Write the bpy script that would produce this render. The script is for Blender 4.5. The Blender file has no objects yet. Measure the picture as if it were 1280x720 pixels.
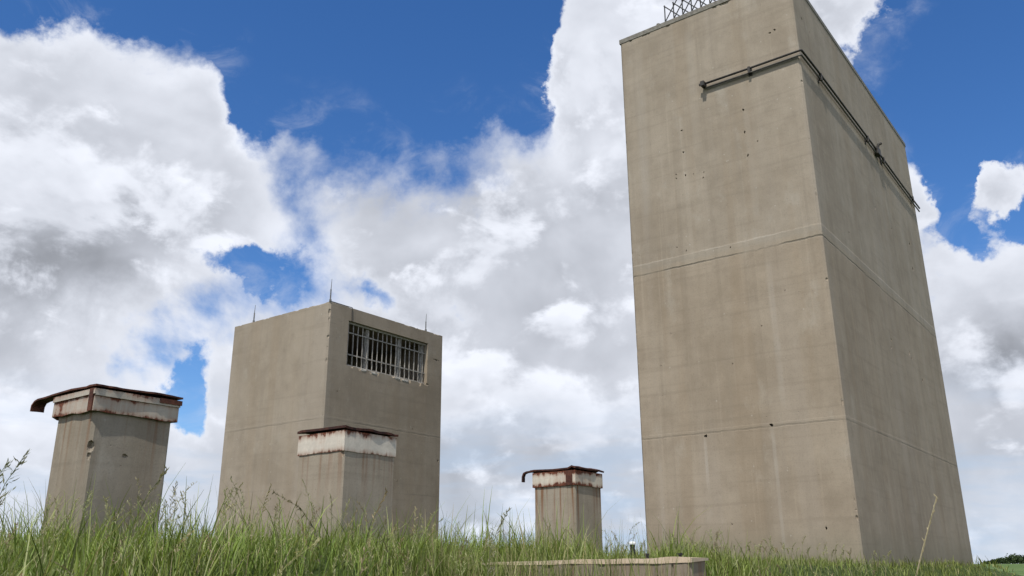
import bpy, bmesh, math, random
import numpy as np
from mathutils import Vector, Matrix, noise as mnoise

sc = bpy.context.scene
C = sc.collection
R = math.radians

# ------------------------------------------------------------------ camera
cd = bpy.data.cameras.new('camera'); cam = bpy.data.objects.new('camera', cd); C.objects.link(cam)
cd.sensor_fit = 'HORIZONTAL'; cd.sensor_width = 36.0; cd.lens = 1076.03/1280*36
cd.clip_start = 0.05; cd.clip_end = 20000
pitch, roll = R(18.168), R(-0.33785)
F_ = Vector((0, math.cos(pitch), math.sin(pitch))); U_ = Vector((0, -math.sin(pitch), math.cos(pitch))); X_ = Vector((1, 0, 0))
r_ = math.cos(roll)*X_ + math.sin(roll)*U_; u_ = -math.sin(roll)*X_ + math.cos(roll)*U_
cam.matrix_world = Matrix(((r_.x, u_.x, -F_.x, 0), (r_.y, u_.y, -F_.y, 0), (r_.z, u_.z, -F_.z, 0), (0, 0, 0, 1)))
sc.camera = cam

# ------------------------------------------------------------------ sun
YAW = R(36.727)                       # every structure stands on the same grid
SUN_EL, SUN_OFF = 58.0, 15.0
# outward normal of the sunlit (camera-left) faces is (-sin yaw, -cos yaw); the sun stands a little to its right
sd = Vector((-math.sin(YAW), -math.cos(YAW), 0)); sr = Vector((math.cos(YAW), -math.sin(YAW), 0))
hd = (math.cos(R(SUN_OFF))*sd + math.sin(R(SUN_OFF))*sr).normalized()
sun_dir = Vector((hd.x*math.cos(R(SUN_EL)), hd.y*math.cos(R(SUN_EL)), math.sin(R(SUN_EL))))
ld = bpy.data.lights.new('sun', 'SUN'); ld.energy = 3.7; ld.angle = R(0.53); ld.color = (1.0, 0.955, 0.88)
lo = bpy.data.objects.new('sun', ld); C.objects.link(lo)
lo.rotation_euler = sun_dir.to_track_quat('Z', 'Y').to_euler()

sc.view_settings.view_transform = 'Standard'; sc.view_settings.look = 'None'
sc.view_settings.exposure = 0.36; sc.view_settings.gamma = 1.0
sc.view_settings.use_curve_mapping = False

# ------------------------------------------------------------------ node helper
class NT:
    def __init__(s, nt): s.nt = nt; nt.nodes.clear()
    def n(s, t, ins=None, **kw):
        nd = s.nt.nodes.new(t)
        for k, v in kw.items(): setattr(nd, k, v)
        for k, v in (ins or {}).items(): s.set(nd.inputs[k], v)
        return nd
    def set(s, sock, v):
        if isinstance(v, bpy.types.NodeSocket): s.nt.links.new(v, sock)
        else:
            if hasattr(sock.default_value, '__len__') and len(sock.default_value) == 4 and len(v) == 3: v = (*v, 1)
            sock.default_value = v
    def m(s, op, a, b=0.0, c=0.0, clamp=False):
        nd = s.nt.nodes.new('ShaderNodeMath'); nd.operation = op; nd.use_clamp = clamp
        s.set(nd.inputs[0], a); s.set(nd.inputs[1], b); s.set(nd.inputs[2], c)
        return nd.outputs[0]
    def v(s, op, a, b=(0, 0, 0)):
        nd = s.nt.nodes.new('ShaderNodeVectorMath'); nd.operation = op
        s.set(nd.inputs[0], a)
        if op == 'SCALE': s.set(nd.inputs['Scale'], b)
        elif op not in ('LENGTH', 'NORMALIZE'): s.set(nd.inputs[1], b)
        return nd.outputs['Value'] if op in ('LENGTH', 'DISTANCE', 'DOT_PRODUCT') else nd.outputs['Vector']
    def ss(s, x, lo, hi, a=0.0, b=1.0, lin=False):
        nd = s.nt.nodes.new('ShaderNodeMapRange'); nd.interpolation_type = 'LINEAR' if lin else 'SMOOTHSTEP'
        for k, vv in zip(('Value', 'From Min', 'From Max', 'To Min', 'To Max'), (x, lo, hi, a, b)): s.set(nd.inputs[k], vv)
        return nd.outputs['Result']
    def noise(s, vec, scale, detail=4, rough=0.5, dist=0.0, lac=2.0):
        nd = s.nt.nodes.new('ShaderNodeTexNoise')
        for k, vv in (('Vector', vec), ('Scale', scale), ('Detail', detail), ('Roughness', rough), ('Distortion', dist), ('Lacunarity', lac)):
            s.set(nd.inputs[k], vv)
        return nd.outputs['Fac']
    def noisec(s, vec, scale, detail=4, rough=0.5):
        nd = s.nt.nodes.new('ShaderNodeTexNoise')
        for k, vv in (('Vector', vec), ('Scale', scale), ('Detail', detail), ('Roughness', rough)): s.set(nd.inputs[k], vv)
        return nd.outputs['Color']
    def mix(s, f, a, b, mode='MIX'):
        nd = s.nt.nodes.new('ShaderNodeMix'); nd.data_type = 'RGBA'; nd.blend_type = mode; nd.clamp_factor = True
        s.set(nd.inputs[0], f); s.set(nd.inputs[6], a); s.set(nd.inputs[7], b)
        return nd.outputs[2]
    def sep(s, vec): return s.n('ShaderNodeSeparateXYZ', {0: vec}).outputs
    def comb(s, x, y, z): return s.n('ShaderNodeCombineXYZ', {0: x, 1: y, 2: z}).outputs[0]

# ------------------------------------------------------------------ world: Nishita sky with cumulus
def make_world():
    w = bpy.data.worlds.new('World'); sc.world = w; w.use_nodes = True
    t = NT(w.node_tree)
    sky = t.n('ShaderNodeTexSky', sky_type='NISHITA', sun_disc=False, sun_elevation=R(SUN_EL),
              sun_rotation=math.atan2(sun_dir.x, sun_dir.y), altitude=500.0, air_density=1.0, dust_density=0.3, ozone_density=4.0)
    hsv = t.n('ShaderNodeHueSaturation', {'Hue': 0.507, 'Saturation': 1.24, 'Value': 0.80, 'Color': sky.outputs[0]})
    d = t.v('NORMALIZE', t.n('ShaderNodeTexCoord').outputs['Generated'])
    x, y, z = t.sep(d)
    az = t.m('MULTIPLY', t.m('ARCTAN2', x, y), 180/math.pi)
    el = t.m('MULTIPLY', t.m('ARCSINE', z), 180/math.pi)
    # ragged edges: warp the layout by noise before the patches are laid out
    wx, wy, wz = t.sep(t.v('SUBTRACT', t.noisec(d, 6.0, 9, 0.62), (0.5, 0.5, 0.5)))
    P = t.comb(t.m('ADD', az, t.m('MULTIPLY', wx, 13.0)), t.m('ADD', el, t.m('MULTIPLY', wy, 11.0)), 0.0)
    def blob(a, e, sx, sy, amp, inner=0.0):
        q = t.v('MULTIPLY', t.v('SUBTRACT', P, (a, e, 0)), (1/sx, 1/sy, 0))
        return t.ss(t.v('LENGTH', q), inner, 1.0, amp, 0.0)
    def total(lst, base):
        acc = base
        for b in lst: acc = t.m('ADD', acc, blob(*b))
        return acc
    # three decks of cumulus, each with bright ragged rims and a greyer core, one in front of the other
    sq = t.v('MULTIPLY', d, (1.0, 1.0, 1.2))
    base = t.m('ADD', t.ss(el, 20.0, 40.0, 0.66, 0.46), t.ss(el, 6.0, 17.0, 0.28, 0.0))
    lay = total(COVER, base)
    grey = total(GREY, 0.0)
    big = t.m('MULTIPLY', t.m('SUBTRACT', t.noise(t.v('ADD', sq, (3, 1, 2)), 3.4, 4, 0.5), 0.5), 0.30)
    def deck(off, scale, squash, lw, bias, amp, lo, hi, core, tall):
        v = t.v('ADD', t.v('MULTIPLY', sq, (1, 1, squash)), off)
        n = t.noise(v, scale, 12, 0.57, 0.2)
        up = t.noise(t.v('ADD', v, (0.012, -0.008, 0.035)), scale, 4.5, 0.52, 0.2)
        here = t.noise(v, scale, 4.5, 0.52, 0.2)
        cov = t.m('ADD', t.m('ADD', t.m('MULTIPLY', lay, lw), bias), t.m('MULTIPLY', t.m('SUBTRACT', n, 0.5), amp))
        al = t.ss(cov, lo, hi)
        depth = t.ss(cov, lo+.10, lo+core)
        lum = t.m('SUBTRACT', 0.68, t.m('MULTIPLY', depth, t.m('ADD', tall, t.m('ADD', big, t.m('MULTIPLY', grey, 0.25)))))
        lum = t.m('ADD', lum, t.m('MULTIPLY', t.m('SUBTRACT', here, up), 0.75))
        lum = t.m('ADD', lum, t.m('MULTIPLY', t.m('SUBTRACT', n, here), 0.45))
        return cov, al, lum
    soft = t.m('ADD', 0.70, t.m('ADD', blob(-6, 25.5, 14, 6, .40), blob(-16, 18, 14, 10, .15)))
    cov, alpha, lum = deck((0, 0, 0), 5.0, 1.0, 1.0, 0.0, 1.75, 0.42, soft, 0.75, 0.19)
    inside = t.ss(lay, 0.45, 0.85)
    for off, scale, squash, bias, tall in (((7.1, 2.2, 4.4), 6.5, 1.15, -0.02, 0.21), ((1.7, 8.2, 5.4), 8.0, 1.35, -0.10, 0.18)):
        c2, a2, l2 = deck(off, scale, squash, 0.22, 0.30+bias, 1.7, 0.46, 0.66, 0.60, tall)
        a2 = t.m('MULTIPLY', a2, inside)
        lum = t.m('ADD', t.m('MULTIPLY', lum, t.m('SUBTRACT', 1.0, a2)), t.m('MULTIPLY', l2, a2))
    wisps = t.m('MULTIPLY', t.ss(t.noise(t.v('MULTIPLY', d, (7, 7, 12)), 1.6, 9, 0.64, 0.8), 0.48, 0.80), 0.30)
    alpha = t.m('MAXIMUM', alpha, t.m('MULTIPLY', wisps, t.ss(cov, -0.3, 0.45)))
    lum = t.m('MINIMUM', t.m('MAXIMUM', lum, 0.26), 0.77)
    tint = t.mix(t.ss(lum, 0.3, 0.85), (0.92, 0.97, 1.09), (0.94, 0.975, 1.065))
    # unseen sunward clouds behind the viewer, brightness added to fill the shaded faces
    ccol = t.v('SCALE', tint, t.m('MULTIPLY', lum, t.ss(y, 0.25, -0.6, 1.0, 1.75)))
    # pale, bluish air low over the horizon
    bands = t.ss(t.noise(t.v('MULTIPLY', d, (1, 1, 5.5)), 5.0, 6, 0.55, 0.3), 0.42, 0.66)
    ccol = t.mix(t.m('MULTIPLY', t.ss(el, 3.0, 13.0, 0.85, 0.0), bands), ccol, (0.36, 0.46, 0.60))
    ccol = t.mix(t.ss(el, 0.0, 9.0, 0.35, 0.0), ccol, (0.47, 0.56, 0.68))
    b1 = t.n('ShaderNodeBackground', {'Color': hsv.outputs[0], 'Strength': 0.14})
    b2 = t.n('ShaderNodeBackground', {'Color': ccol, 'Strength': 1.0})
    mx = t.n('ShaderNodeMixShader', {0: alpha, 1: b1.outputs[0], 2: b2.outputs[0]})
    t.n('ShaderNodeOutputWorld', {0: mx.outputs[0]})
# cloud cover (+) and clear sky (-): azimuth, elevation, radii in degrees, amount, flat centre
COVER = [(-7, 36.5, 20, 11.5, -1.1, .3), (-30, 40, 16, 9, -.9, .3), (1, 29.5, 5, 5, -.30, 0),
         (-28, 23, 15, 10, .62, .2), (-34, 18, 12, 12, .4, .2), (-22, 27.5, 6, 4, .35, 0), (-36, 33.5, 9, 5.5, -.6, .1),
         (9.5, 33, 8, 13, 1.1, .35), (5, 35, 4, 5, .35, 0), (24, 35, 11, 6.5, .6, .2),
         (-18.0, 18.9, 5.4, 1.3, -.55, .05), (-20.0, 10.2, 2.6, 3.4, -.68, .1), (-9.2, 18.2, 2.2, 2.2, -.30, 0), (-4.6, 17.2, 2.4, 2.0, -.32, 0),
         (-17.2, 28.5, 3.0, 3.5, -.45, .0), (32, 27.5, 9, 8.5, -1.15, .3), (32.3, 22.3, 3.4, 2.6, .85, .1), (28.4, 19.4, 2.6, 2.0, -.50, 0), (29.0, 22.4, 2.8, 3.4, -.75, .2), (33, 19.6, 3.0, 1.3, -.45, 0),
         (-3, 15, 22, 9, .30, .3), (-5, 22.3, 14, 4.2, .45, .2), (31, 12, 9, 8, .35, .3), (-34, 9, 10, 8, .35, .2)]
GREY = [(-32, 17.5, 15, 9, .50, .0), (-27, 13, 9, 4, .22, 0), (31, 11.6, 8, 3.2, .55, 0), (-2, 7, 12, 5, .28, 0), (31, 5.5, 8, 3.0, .32, 0), (-30, 6, 9, 6, .2, 0),
        (-24, 27, 9, 4.0, -.28, 0), (1, 19, 13, 6, -.10, 0), (32, 17.0, 6, 4, -.28, 0), (-13, 20, 7, 4, -.16, 0), (8, 29, 5, 8, -.12, 0), (32, 8.4, 4, 2.2, -.35, 0), (-3, 13, 10, 4, .05, 0)]
make_world()

# ------------------------------------------------------------------ mesh helpers
class MB:
    def __init__(s): s.v = []; s.f = []; s.mi = []
    def add(s, vs, fs):
        o = len(s.v); s.v += [tuple(p) for p in vs]; s.f += [tuple(i+o for i in f) for f in fs]
        return s
    def box(s, a, b, M=None):
        (x0, y0, z0), (x1, y1, z1) = a, b
        vs = [Vector(p) for p in ((x0,y0,z0),(x1,y0,z0),(x1,y1,z0),(x0,y1,z0),(x0,y0,z1),(x1,y0,z1),(x1,y1,z1),(x0,y1,z1))]
        if M: vs = [M @ p for p in vs]
        return s.add(vs, [(3,2,1,0),(4,5,6,7),(0,1,5,4),(1,2,6,5),(2,3,7,6),(3,0,4,7)])
    def tube(s, pts, r, n=8, caps=True):
        pts = [Vector(p) for p in pts]; rr = r if hasattr(r, '__len__') else [r]*len(pts)
        vs = []; prev = None
        for i, p in enumerate(pts):
            d = (pts[min(i+1, len(pts)-1)] - pts[max(i-1, 0)]).normalized()
            ref = prev if prev is not None else (Vector((0,0,1)) if abs(d.z) < .9 else Vector((1,0,0)))
            a = (ref - d*ref.dot(d)).normalized(); b = d.cross(a); prev = a
            for k in range(n):
                th = 2*math.pi*k/n; vs.append(p + (a*math.cos(th) + b*math.sin(th))*rr[i])
        fs = [(i*n+k, i*n+(k+1)%n, (i+1)*n+(k+1)%n, (i+1)*n+k) for i in range(len(pts)-1) for k in range(n)]
        if caps: fs += [tuple(range(n))[::-1], tuple((len(pts)-1)*n+k for k in range(n))]
        return s.add(vs, fs)
    def prism(s, poly, z0, z1):
        n = len(poly)
        vs = [(x, y, z0) for x, y in poly] + [(x, y, z1) for x, y in poly]
        return s.add(vs, [tuple(range(n))[::-1], tuple(range(n, 2*n))] + [(i, (i+1)%n, n+(i+1)%n, n+i) for i in range(n)])
    def build(s, name, mat, parent=None, smooth=False, loc=None, rz=None):
        me = bpy.data.meshes.new(name); me.from_pydata(s.v, [], s.f); me.validate()
        bm = bmesh.new(); bm.from_mesh(me); bmesh.ops.recalc_face_normals(bm, faces=bm.faces); bm.to_mesh(me); bm.free()
        if smooth: me.polygons.foreach_set('use_smooth', [True]*len(me.polygons))
        me.materials.append(mat)
        o = bpy.data.objects.new(name, me); C.objects.link(o)
        if parent: o.parent = parent
        if loc is not None: o.location = loc
        if rz is not None: o.rotation_euler.z = rz
        return o

def tag(o, label=None, cat=None, group=None, kind=None):
    for k, v in (('label', label), ('category', cat), ('group', group), ('kind', kind)):
        if v: o[k] = v
    return o
def thing(name, label, cat, loc, rz=0.0, group=None):
    o = bpy.data.objects.new(name, None); C.objects.link(o); o.location = loc; o.rotation_euler.z = rz
    o.empty_display_size = .3
    return tag(o, label, cat, group)

def chamfer_rect(x0, x1, y0, y1, c):
    return [(x0+c, y0), (x1-c, y0), (x1, y0+c), (x1, y1-c), (x1-c, y1), (x0+c, y1), (x0, y1-c), (x0, y0+c)]

def carve(o, cutter_mb):
    """cut real holes: boolean difference, applied, the cutter thrown away"""
    me = bpy.data.meshes.new('cut'); me.from_pydata(cutter_mb.v, [], cutter_mb.f)
    bm = bmesh.new(); bm.from_mesh(me); bmesh.ops.recalc_face_normals(bm, faces=bm.faces); bm.to_mesh(me); bm.free()
    co = bpy.data.objects.new('cut', me); C.objects.link(co)
    par = o.parent; o.parent = None
    md = o.modifiers.new('cut', 'BOOLEAN'); md.operation = 'DIFFERENCE'; md.solver = 'EXACT'; md.object = co
    try: md.use_self = True
    except Exception: pass
    bpy.context.view_layer.update()
    dg = bpy.context.evaluated_depsgraph_get()
    nm = bpy.data.meshes.new_from_object(o.evaluated_get(dg))
    o.modifiers.clear(); old = o.data; o.data = nm; nm.name = o.name
    bpy.data.objects.remove(co); bpy.data.meshes.remove(me); bpy.data.meshes.remove(old)
    if par: o.parent = par

rng = random.Random(7)
def rock(mb, c, rx, ry, rz, seed=0, n=7, m=4):
    """an irregular closed lump, used as a cutter for chips and pock holes"""
    rg = random.Random(seed); vs = [Vector((c[0], c[1], c[2]-rz))]
    for j in range(1, m):
        ph = math.pi*j/m - math.pi/2
        for k in range(n):
            th = 2*math.pi*k/n; q = rg.uniform(.75, 1.15)
            vs.append(Vector((c[0]+rx*q*math.cos(ph)*math.cos(th), c[1]+ry*q*math.cos(ph)*math.sin(th), c[2]+rz*q*math.sin(ph))))
    vs.append(Vector((c[0], c[1], c[2]+rz)))
    fs = [(0, 1+(k+1)%n, 1+k) for k in range(n)]
    for j in range(m-2):
        for k in range(n):
            a = 1+j*n+k; b = 1+j*n+(k+1)%n; fs.append((a, b, b+n, a+n))
    L = len(vs)-1; o = 1+(m-2)*n
    fs += [(L, o+k, o+(k+1)%n) for k in range(n)]
    mb.add(vs, fs)

# ------------------------------------------------------------------ materials
def mat(name):
    m = bpy.data.materials.new(name); m.use_nodes = True
    return m, NT(m.node_tree)
def finish(t, col, rough=0.9, bump=None, bstr=0.3, bdist=0.01, metal=0.0, spec=0.3):
    p = t.n('ShaderNodeBsdfPrincipled', {'Base Color': col, 'Roughness': rough, 'Metallic': metal, 'Specular IOR Level': spec})
    if bump is not None:
        b = t.n('ShaderNodeBump', {'Height': bump, 'Strength': bstr, 'Distance': bdist}); t.set(p.inputs['Normal'], b.outputs[0])
    t.n('ShaderNodeOutputMaterial', {0: p.outputs[0]})

def concrete(name, c1, c2, joints=(), seams_x=(), top=None, streak=0.5, seed=0.0, tie_streaks=(), rust_top=None, warm_below=None, base_dark=None):
    """weathered cast concrete, object coordinates in metres; joints are construction joints (height, width, strength)"""
    m, t = mat(name)
    oc = t.n('ShaderNodeTexCoord').outputs['Object']
    x, y, z = t.sep(oc)
    P = t.v('ADD', oc, (seed, seed*1.7, seed*.3))
    big = t.noise(P, .55, 5, .6)
    mid = t.noise(P, 2.6, 6, .62)
    fine = t.noise(P, 38.0, 5, .7)
    grain = t.noise(P, 150.0, 3, .7)
    col = t.mix(t.ss(big, .32, .68), c1, c2)
    col = t.mix(t.m('MULTIPLY', t.ss(mid, .47, .72), .36), col, tuple(v*.78 for v in c1))
    col = t.mix(t.m('MULTIPLY', t.ss(mid, .50, .28), .34), col, tuple(v*1.16 for v in c2))
    # rain streaks running down the faces
    sv = t.v('MULTIPLY', P, (3.4, 3.4, .11))
    st = t.noise(sv, 1.0, 5, .62)
    sv2 = t.v('MULTIPLY', P, (14.0, 14.0, .22)); st2 = t.noise(sv2, 1.0, 3, .6)
    col = t.mix(t.m('MULTIPLY', t.ss(st, .50, .72), .42*streak), col, tuple(v*.74 for v in c1))
    col = t.mix(t.m('MULTIPLY', t.ss(st, .46, .30), .42*streak), col, (c2[0]*1.15, c2[1]*1.16, c2[2]*1.18))
    col = t.mix(t.m('MULTIPLY', t.ss(st2, .58, .74), .30*streak), col, (c2[0]*1.22, c2[1]*1.22, c2[2]*1.23))
    bb = t.noise(t.v('MULTIPLY', P, (1.5, 1.5, .07)), 1.0, 4, .55)
    col = t.mix(t.m('MULTIPLY', t.ss(bb, .52, .64), .30), col, (c2[0]*1.02, c2[1]*1.05, c2[2]*1.13))
    col = t.mix(t.m('MULTIPLY', t.ss(bb, .46, .36), .28), col, (c1[0]*1.02, c1[1]*.95, c1[2]*.86))
    # faint board marks of the formwork
    bw = t.noise(t.v('MULTIPLY', P, (.35, .35, 8.5)), 1.0, 3, .55)
    col = t.mix(t.m('MULTIPLY', t.ss(bw, .52, .72), .26), col, tuple(v*.76 for v in c1))
    # blotchy efflorescence
    ef = t.noise(t.v('MULTIPLY', P, (1.4, 1.4, .7)), 1.3, 8, .68)
    col = t.mix(t.m('MULTIPLY', t.ss(ef, .56, .72), .36), col, (.36, .335, .285))
    # pitted surface
    vo = t.n('ShaderNodeTexVoronoi', {'Vector': P, 'Scale': 9.0, 'Randomness': 1.0}).outputs['Distance']
    pit = t.m('MULTIPLY', t.ss(vo, .10, .03), t.ss(t.noise(P, 1.9, 2, .5), .50, .62))
    col = t.mix(t.m('MULTIPLY', pit, .75), col, tuple(v*.42 for v in c1))
    vw = t.n('ShaderNodeTexVoronoi', {'Vector': t.v('ADD', P, (5, 3, 1)), 'Scale': 5.0, 'Randomness': 1.0}).outputs['Distance']
    col = t.mix(t.m('MULTIPLY', t.m('MULTIPLY', t.ss(vw, .11, .05), t.ss(t.noise(P, 1.4, 2, .5), .52, .6)), .45), col, (.42, .40, .36))
    h = t.m('ADD', t.m('MULTIPLY', mid, .5), t.m('ADD', t.m('MULTIPLY', fine, .35), t.m('MULTIPLY', grain, .12)))
    h = t.m('SUBTRACT', h, t.m('MULTIPLY', pit, 1.2))
    col = t.mix(t.m('MULTIPLY', t.ss(fine, .5, .68), .32), col, tuple(v*.66 for v in c1))
    col = t.mix(t.m('MULTIPLY', t.ss(grain, .52, .75), .18), col, tuple(v*1.3 for v in c2))
    # construction joints
    wob = t.m('MULTIPLY', t.m('SUBTRACT', t.noise(P, 3.2, 6, .72), .5), .075)
    for (zj, wdt, amt) in joints:
        dz = t.m('ADD', t.m('SUBTRACT', z, zj), wob)
        on = t.ss(t.noise(t.v('MULTIPLY', P, (1, 1, .3)), 1.2, 4, .6), .34, .58)
        line = t.m('MULTIPLY', t.ss(t.m('ABSOLUTE', dz), .008, .028, 1, 0), on)
        band = t.ss(t.m('ABSOLUTE', t.m('SUBTRACT', dz, wdt*.5)), wdt*.45, wdt*.62, 1, 0)
        col = t.mix(t.m('MULTIPLY', t.m('MULTIPLY', band, t.ss(mid, .3, .6, .4, 1.0)), .20*amt), col, (.268, .255, .215))
        lt = t.m('MULTIPLY', t.ss(t.m('ABSOLUTE', t.m('SUBTRACT', dz, wdt)), .006, .02, 1, 0), t.m('SUBTRACT', 1.0, on))
        col = t.mix(t.m('MULTIPLY', lt, .22*amt), col, (.42, .40, .36))
        col = t.mix(t.m('MULTIPLY', line, .6*amt), col, (.105, .098, .080))
        h = t.m('SUBTRACT', h, t.m('MULTIPLY', line, 1.6*amt))
        h = t.m('ADD', h, t.m('MULTIPLY', band, .8*amt))
    if warm_below:
        zz, cc = warm_below
        wm = t.ss(t.m('ADD', z, t.m('MULTIPLY', wob, 2.0)), zz+.06, zz-.06)
        col = t.mix(t.m('MULTIPLY', wm, .6), col, t.mix(1.0, col, cc, 'MULTIPLY'))
    # upright form seams and the pale runs below the tie holes, on the front face
    for (xs, zlo, zhi, wd, amt, light) in seams_x:
        ln = t.ss(t.m('ABSOLUTE', t.m('ADD', t.m('SUBTRACT', x, xs), t.m('MULTIPLY', wob, .35))), wd*.35, wd, 1, 0)
        zone = t.m('MULTIPLY', t.ss(z, zlo, zlo+.3), t.ss(z, zhi-.25, zhi, 1, 0))
        front = t.ss(y, .03, .06, 1, 0)
        k = t.m('MULTIPLY', t.m('MULTIPLY', ln, zone), t.m('MULTIPLY', front, t.m('MULTIPLY', t.ss(mid, .3, .6, .3, 1.0), amt*.7)))
        col = t.mix(k, col, (.43, .41, .37) if light else (.13, .12, .10))
    if rust_top:
        zt, ln_, amt = rust_top
        rs = t.noise(t.v('MULTIPLY', P, (11, 11, .35)), 1.0, 4, .6)
        fade = t.ss(t.m('ADD', z, t.m('MULTIPLY', t.m('SUBTRACT', st, .5), 1.2)), zt-ln_, zt)
        col = t.mix(t.m('MULTIPLY', t.m('MULTIPLY', t.ss(rs, .47, .66), fade), amt), col, (.150, .066, .028))
    if top:
        k = t.ss(t.m('ADD', z, t.m('MULTIPLY', wob, .8)), top-.02, top+.02)
        col = t.mix(t.m('MULTIPLY', k, .85), col, t.mix(t.ss(mid, .3, .7), (.17, .18, .17), (.27, .275, .26)))
    if base_dark is not None:  # concrete turns darker and more olive towards the base
        k = t.m('MULTIPLY', t.ss(t.m('ADD', z, t.m('MULTIPLY', wob, 5.0)), base_dark+.9, base_dark-.1), .55)
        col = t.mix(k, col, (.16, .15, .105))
    finish(t, col, .93, h, .55, .012, spec=.15)
    return m

CA, CB = (.244, .204, .154), (.300, .257, .200)
M_tower = concrete('tower_concrete', CA, CB, joints=((6.62, .26, .9), (2.76, .07, .32)), streak=.85, seed=3.1, warm_below=(6.74, (1.0, .955, .90)),
    seams_x=((-4.07, 0, 2.35, .06, .28, True), (-3.98, 0, 2.35, .05, .16, False), (-2.97, 1.5, 2.75, .05, .34, True), (-1.47, .2, 2.75, .05, .26, True), (-1.2, 3.0, 6.4, .09, .18, True), (-1.35, 7.2, 11.0, .10, .14, True), (-4.0, 8, 12.9, .16, .13, True), (-2.6, 9.3, 12.8, .14, .12, True)), base_dark=.1)
M_house = concrete('blockhouse_concrete', (.238, .198, .149), (.290, .246, .190), joints=((3.44, .06, .20), (1.85, .03, .10)), streak=.6, seed=11.3, base_dark=.1)
M_vent = concrete('vent_concrete', (.235, .198, .150), (.295, .255, .198), streak=1.0, seed=21.7, rust_top=(1.75, 1.2, .60), base_dark=.15)
M_vent2 = concrete('weathered_vent_concrete', (.200, .170, .130), (.270, .235, .183), streak=1.1, seed=31.7, rust_top=(1.9, 1.2, .60), base_dark=.15)
M_vent3 = concrete('rust_stained_vent_concrete', (.235, .198, .148), (.30, .258, .198), streak=1.0, seed=41.7, rust_top=(1.62, 1.3, 1.0), base_dark=.15)
M_slab = concrete('curb_concrete', (.20, .165, .125), (.27, .23, .18), streak=.9, seed=51.1, rust_top=(.1, .5, .4))

def painted(name, rust=.5, seed=0., paint=(.50, .465, .40), zlo=0, zhi=.3):
    """flaking pale paint over rusty sheet steel; rust eats in from the top and bottom edges"""
    m, t = mat(name)
    oc = t.n('ShaderNodeTexCoord').outputs['Object']; P = t.v('ADD', oc, (seed, seed, seed)); x, y, z = t.sep(oc)
    n = t.noise(P, 7.0, 7, .68); nv = t.noise(t.v('MULTIPLY', P, (16, 16, 2.0)), 1.0, 5, .65); n2 = t.noise(P, 40, 4, .6); lo = t.noise(P, 2.0, 3, .5)
    up = t.ss(z, zhi-.13, zhi, 0, 1, True); dn = t.ss(z, zlo+.09, zlo, 0, 1, True)
    e = t.m('ADD', t.m('MULTIPLY', up, .34), t.m('MULTIPLY', dn, .24))
    k = t.m('ADD', t.m('ADD', t.m('MULTIPLY', n, .55), t.m('MULTIPLY', nv, .45)), t.m('ADD', e, t.m('MULTIPLY', t.m('SUBTRACT', lo, .5), .5)))
    th = .98 - .45*rust
    rm = t.ss(k, th-.07, th+.05); stain = t.ss(k, th-.24, th)
    rc = t.mix(t.ss(n2, .35, .7), (.055, .018, .011), (.165, .052, .024))
    pc = t.mix(t.ss(n, .3, .7), tuple(v*.78 for v in paint), paint)
    pc = t.mix(t.m('MULTIPLY', t.ss(n2, .55, .7), .3), pc, tuple(v*.55 for v in paint))
    pc = t.mix(t.m('MULTIPLY', stain, .55), pc, (.24, .125, .075))
    col = t.mix(rm, pc, rc)
    hh = t.m('ADD', t.m('MULTIPLY', rm, -.6), t.m('MULTIPLY', n2, .4))
    finish(t, col, t.ss(rm, 0, 1, .6, .92), hh, .5, .004, spec=.3)
    return m
def rusty(name, c1=(.040, .016, .012), c2=(.105, .040, .024)):
    m, t = mat(name); P = t.n('ShaderNodeTexCoord').outputs['Object']
    n = t.noise(P, 9, 7, .66); n2 = t.noise(P, 60, 4, .6)
    col = t.mix(t.ss(n, .35, .65), c1, c2); col = t.mix(t.m('MULTIPLY', t.ss(n2, .5, .7), .4), col, tuple(v*.5 for v in c1))
    finish(t, col, .88, n2, .5, .004, spec=.25)
    return m
def metal(name, col, rough=.5, met=.6, var=.25):
    m, t = mat(name); P = t.n('ShaderNodeTexCoord').outputs['Object']
    n = t.noise(P, 14, 6, .65); c = t.mix(t.ss(n, .35, .7), tuple(v*(1-var) for v in col), tuple(v*(1+var) for v in col))
    c = t.mix(t.m('MULTIPLY', t.ss(t.noise(P, 33, 4, .6), .56, .70), .5), c, (.12, .055, .03))
    finish(t, c, rough, n, .2, .002, met)
    return m
M_lid = rusty('rusted_sheet'); M_lid2 = rusty('dark_rusted_sheet', (.028, .013, .012), (.075, .028, .018))
M_pipe = metal('dark_conduit', (.040, .038, .034), .6, .3)
M_galv = metal('dull_galvanised', (.11, .105, .095), .6, .4)
M_bar = metal('weathered_white_bar', (.30, .28, .25), .65, .1)
M_post = metal('peeling_white_post', (.38, .36, .32), .75, .0)
M_rod = metal('lightning_rod_metal', (.16, .16, .15), .5, .6)
M_lat = metal('lattice_steel', (.060, .063, .062), .6, .4)
M_cap = metal('white_cap', (.70, .70, .68), .5, 0., .1); M_black = metal('black_pipe', (.02, .02, .02), .6, 0.)
M_flash = metal('parapet_metal', (.165, .155, .130), .8, .0)

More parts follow.
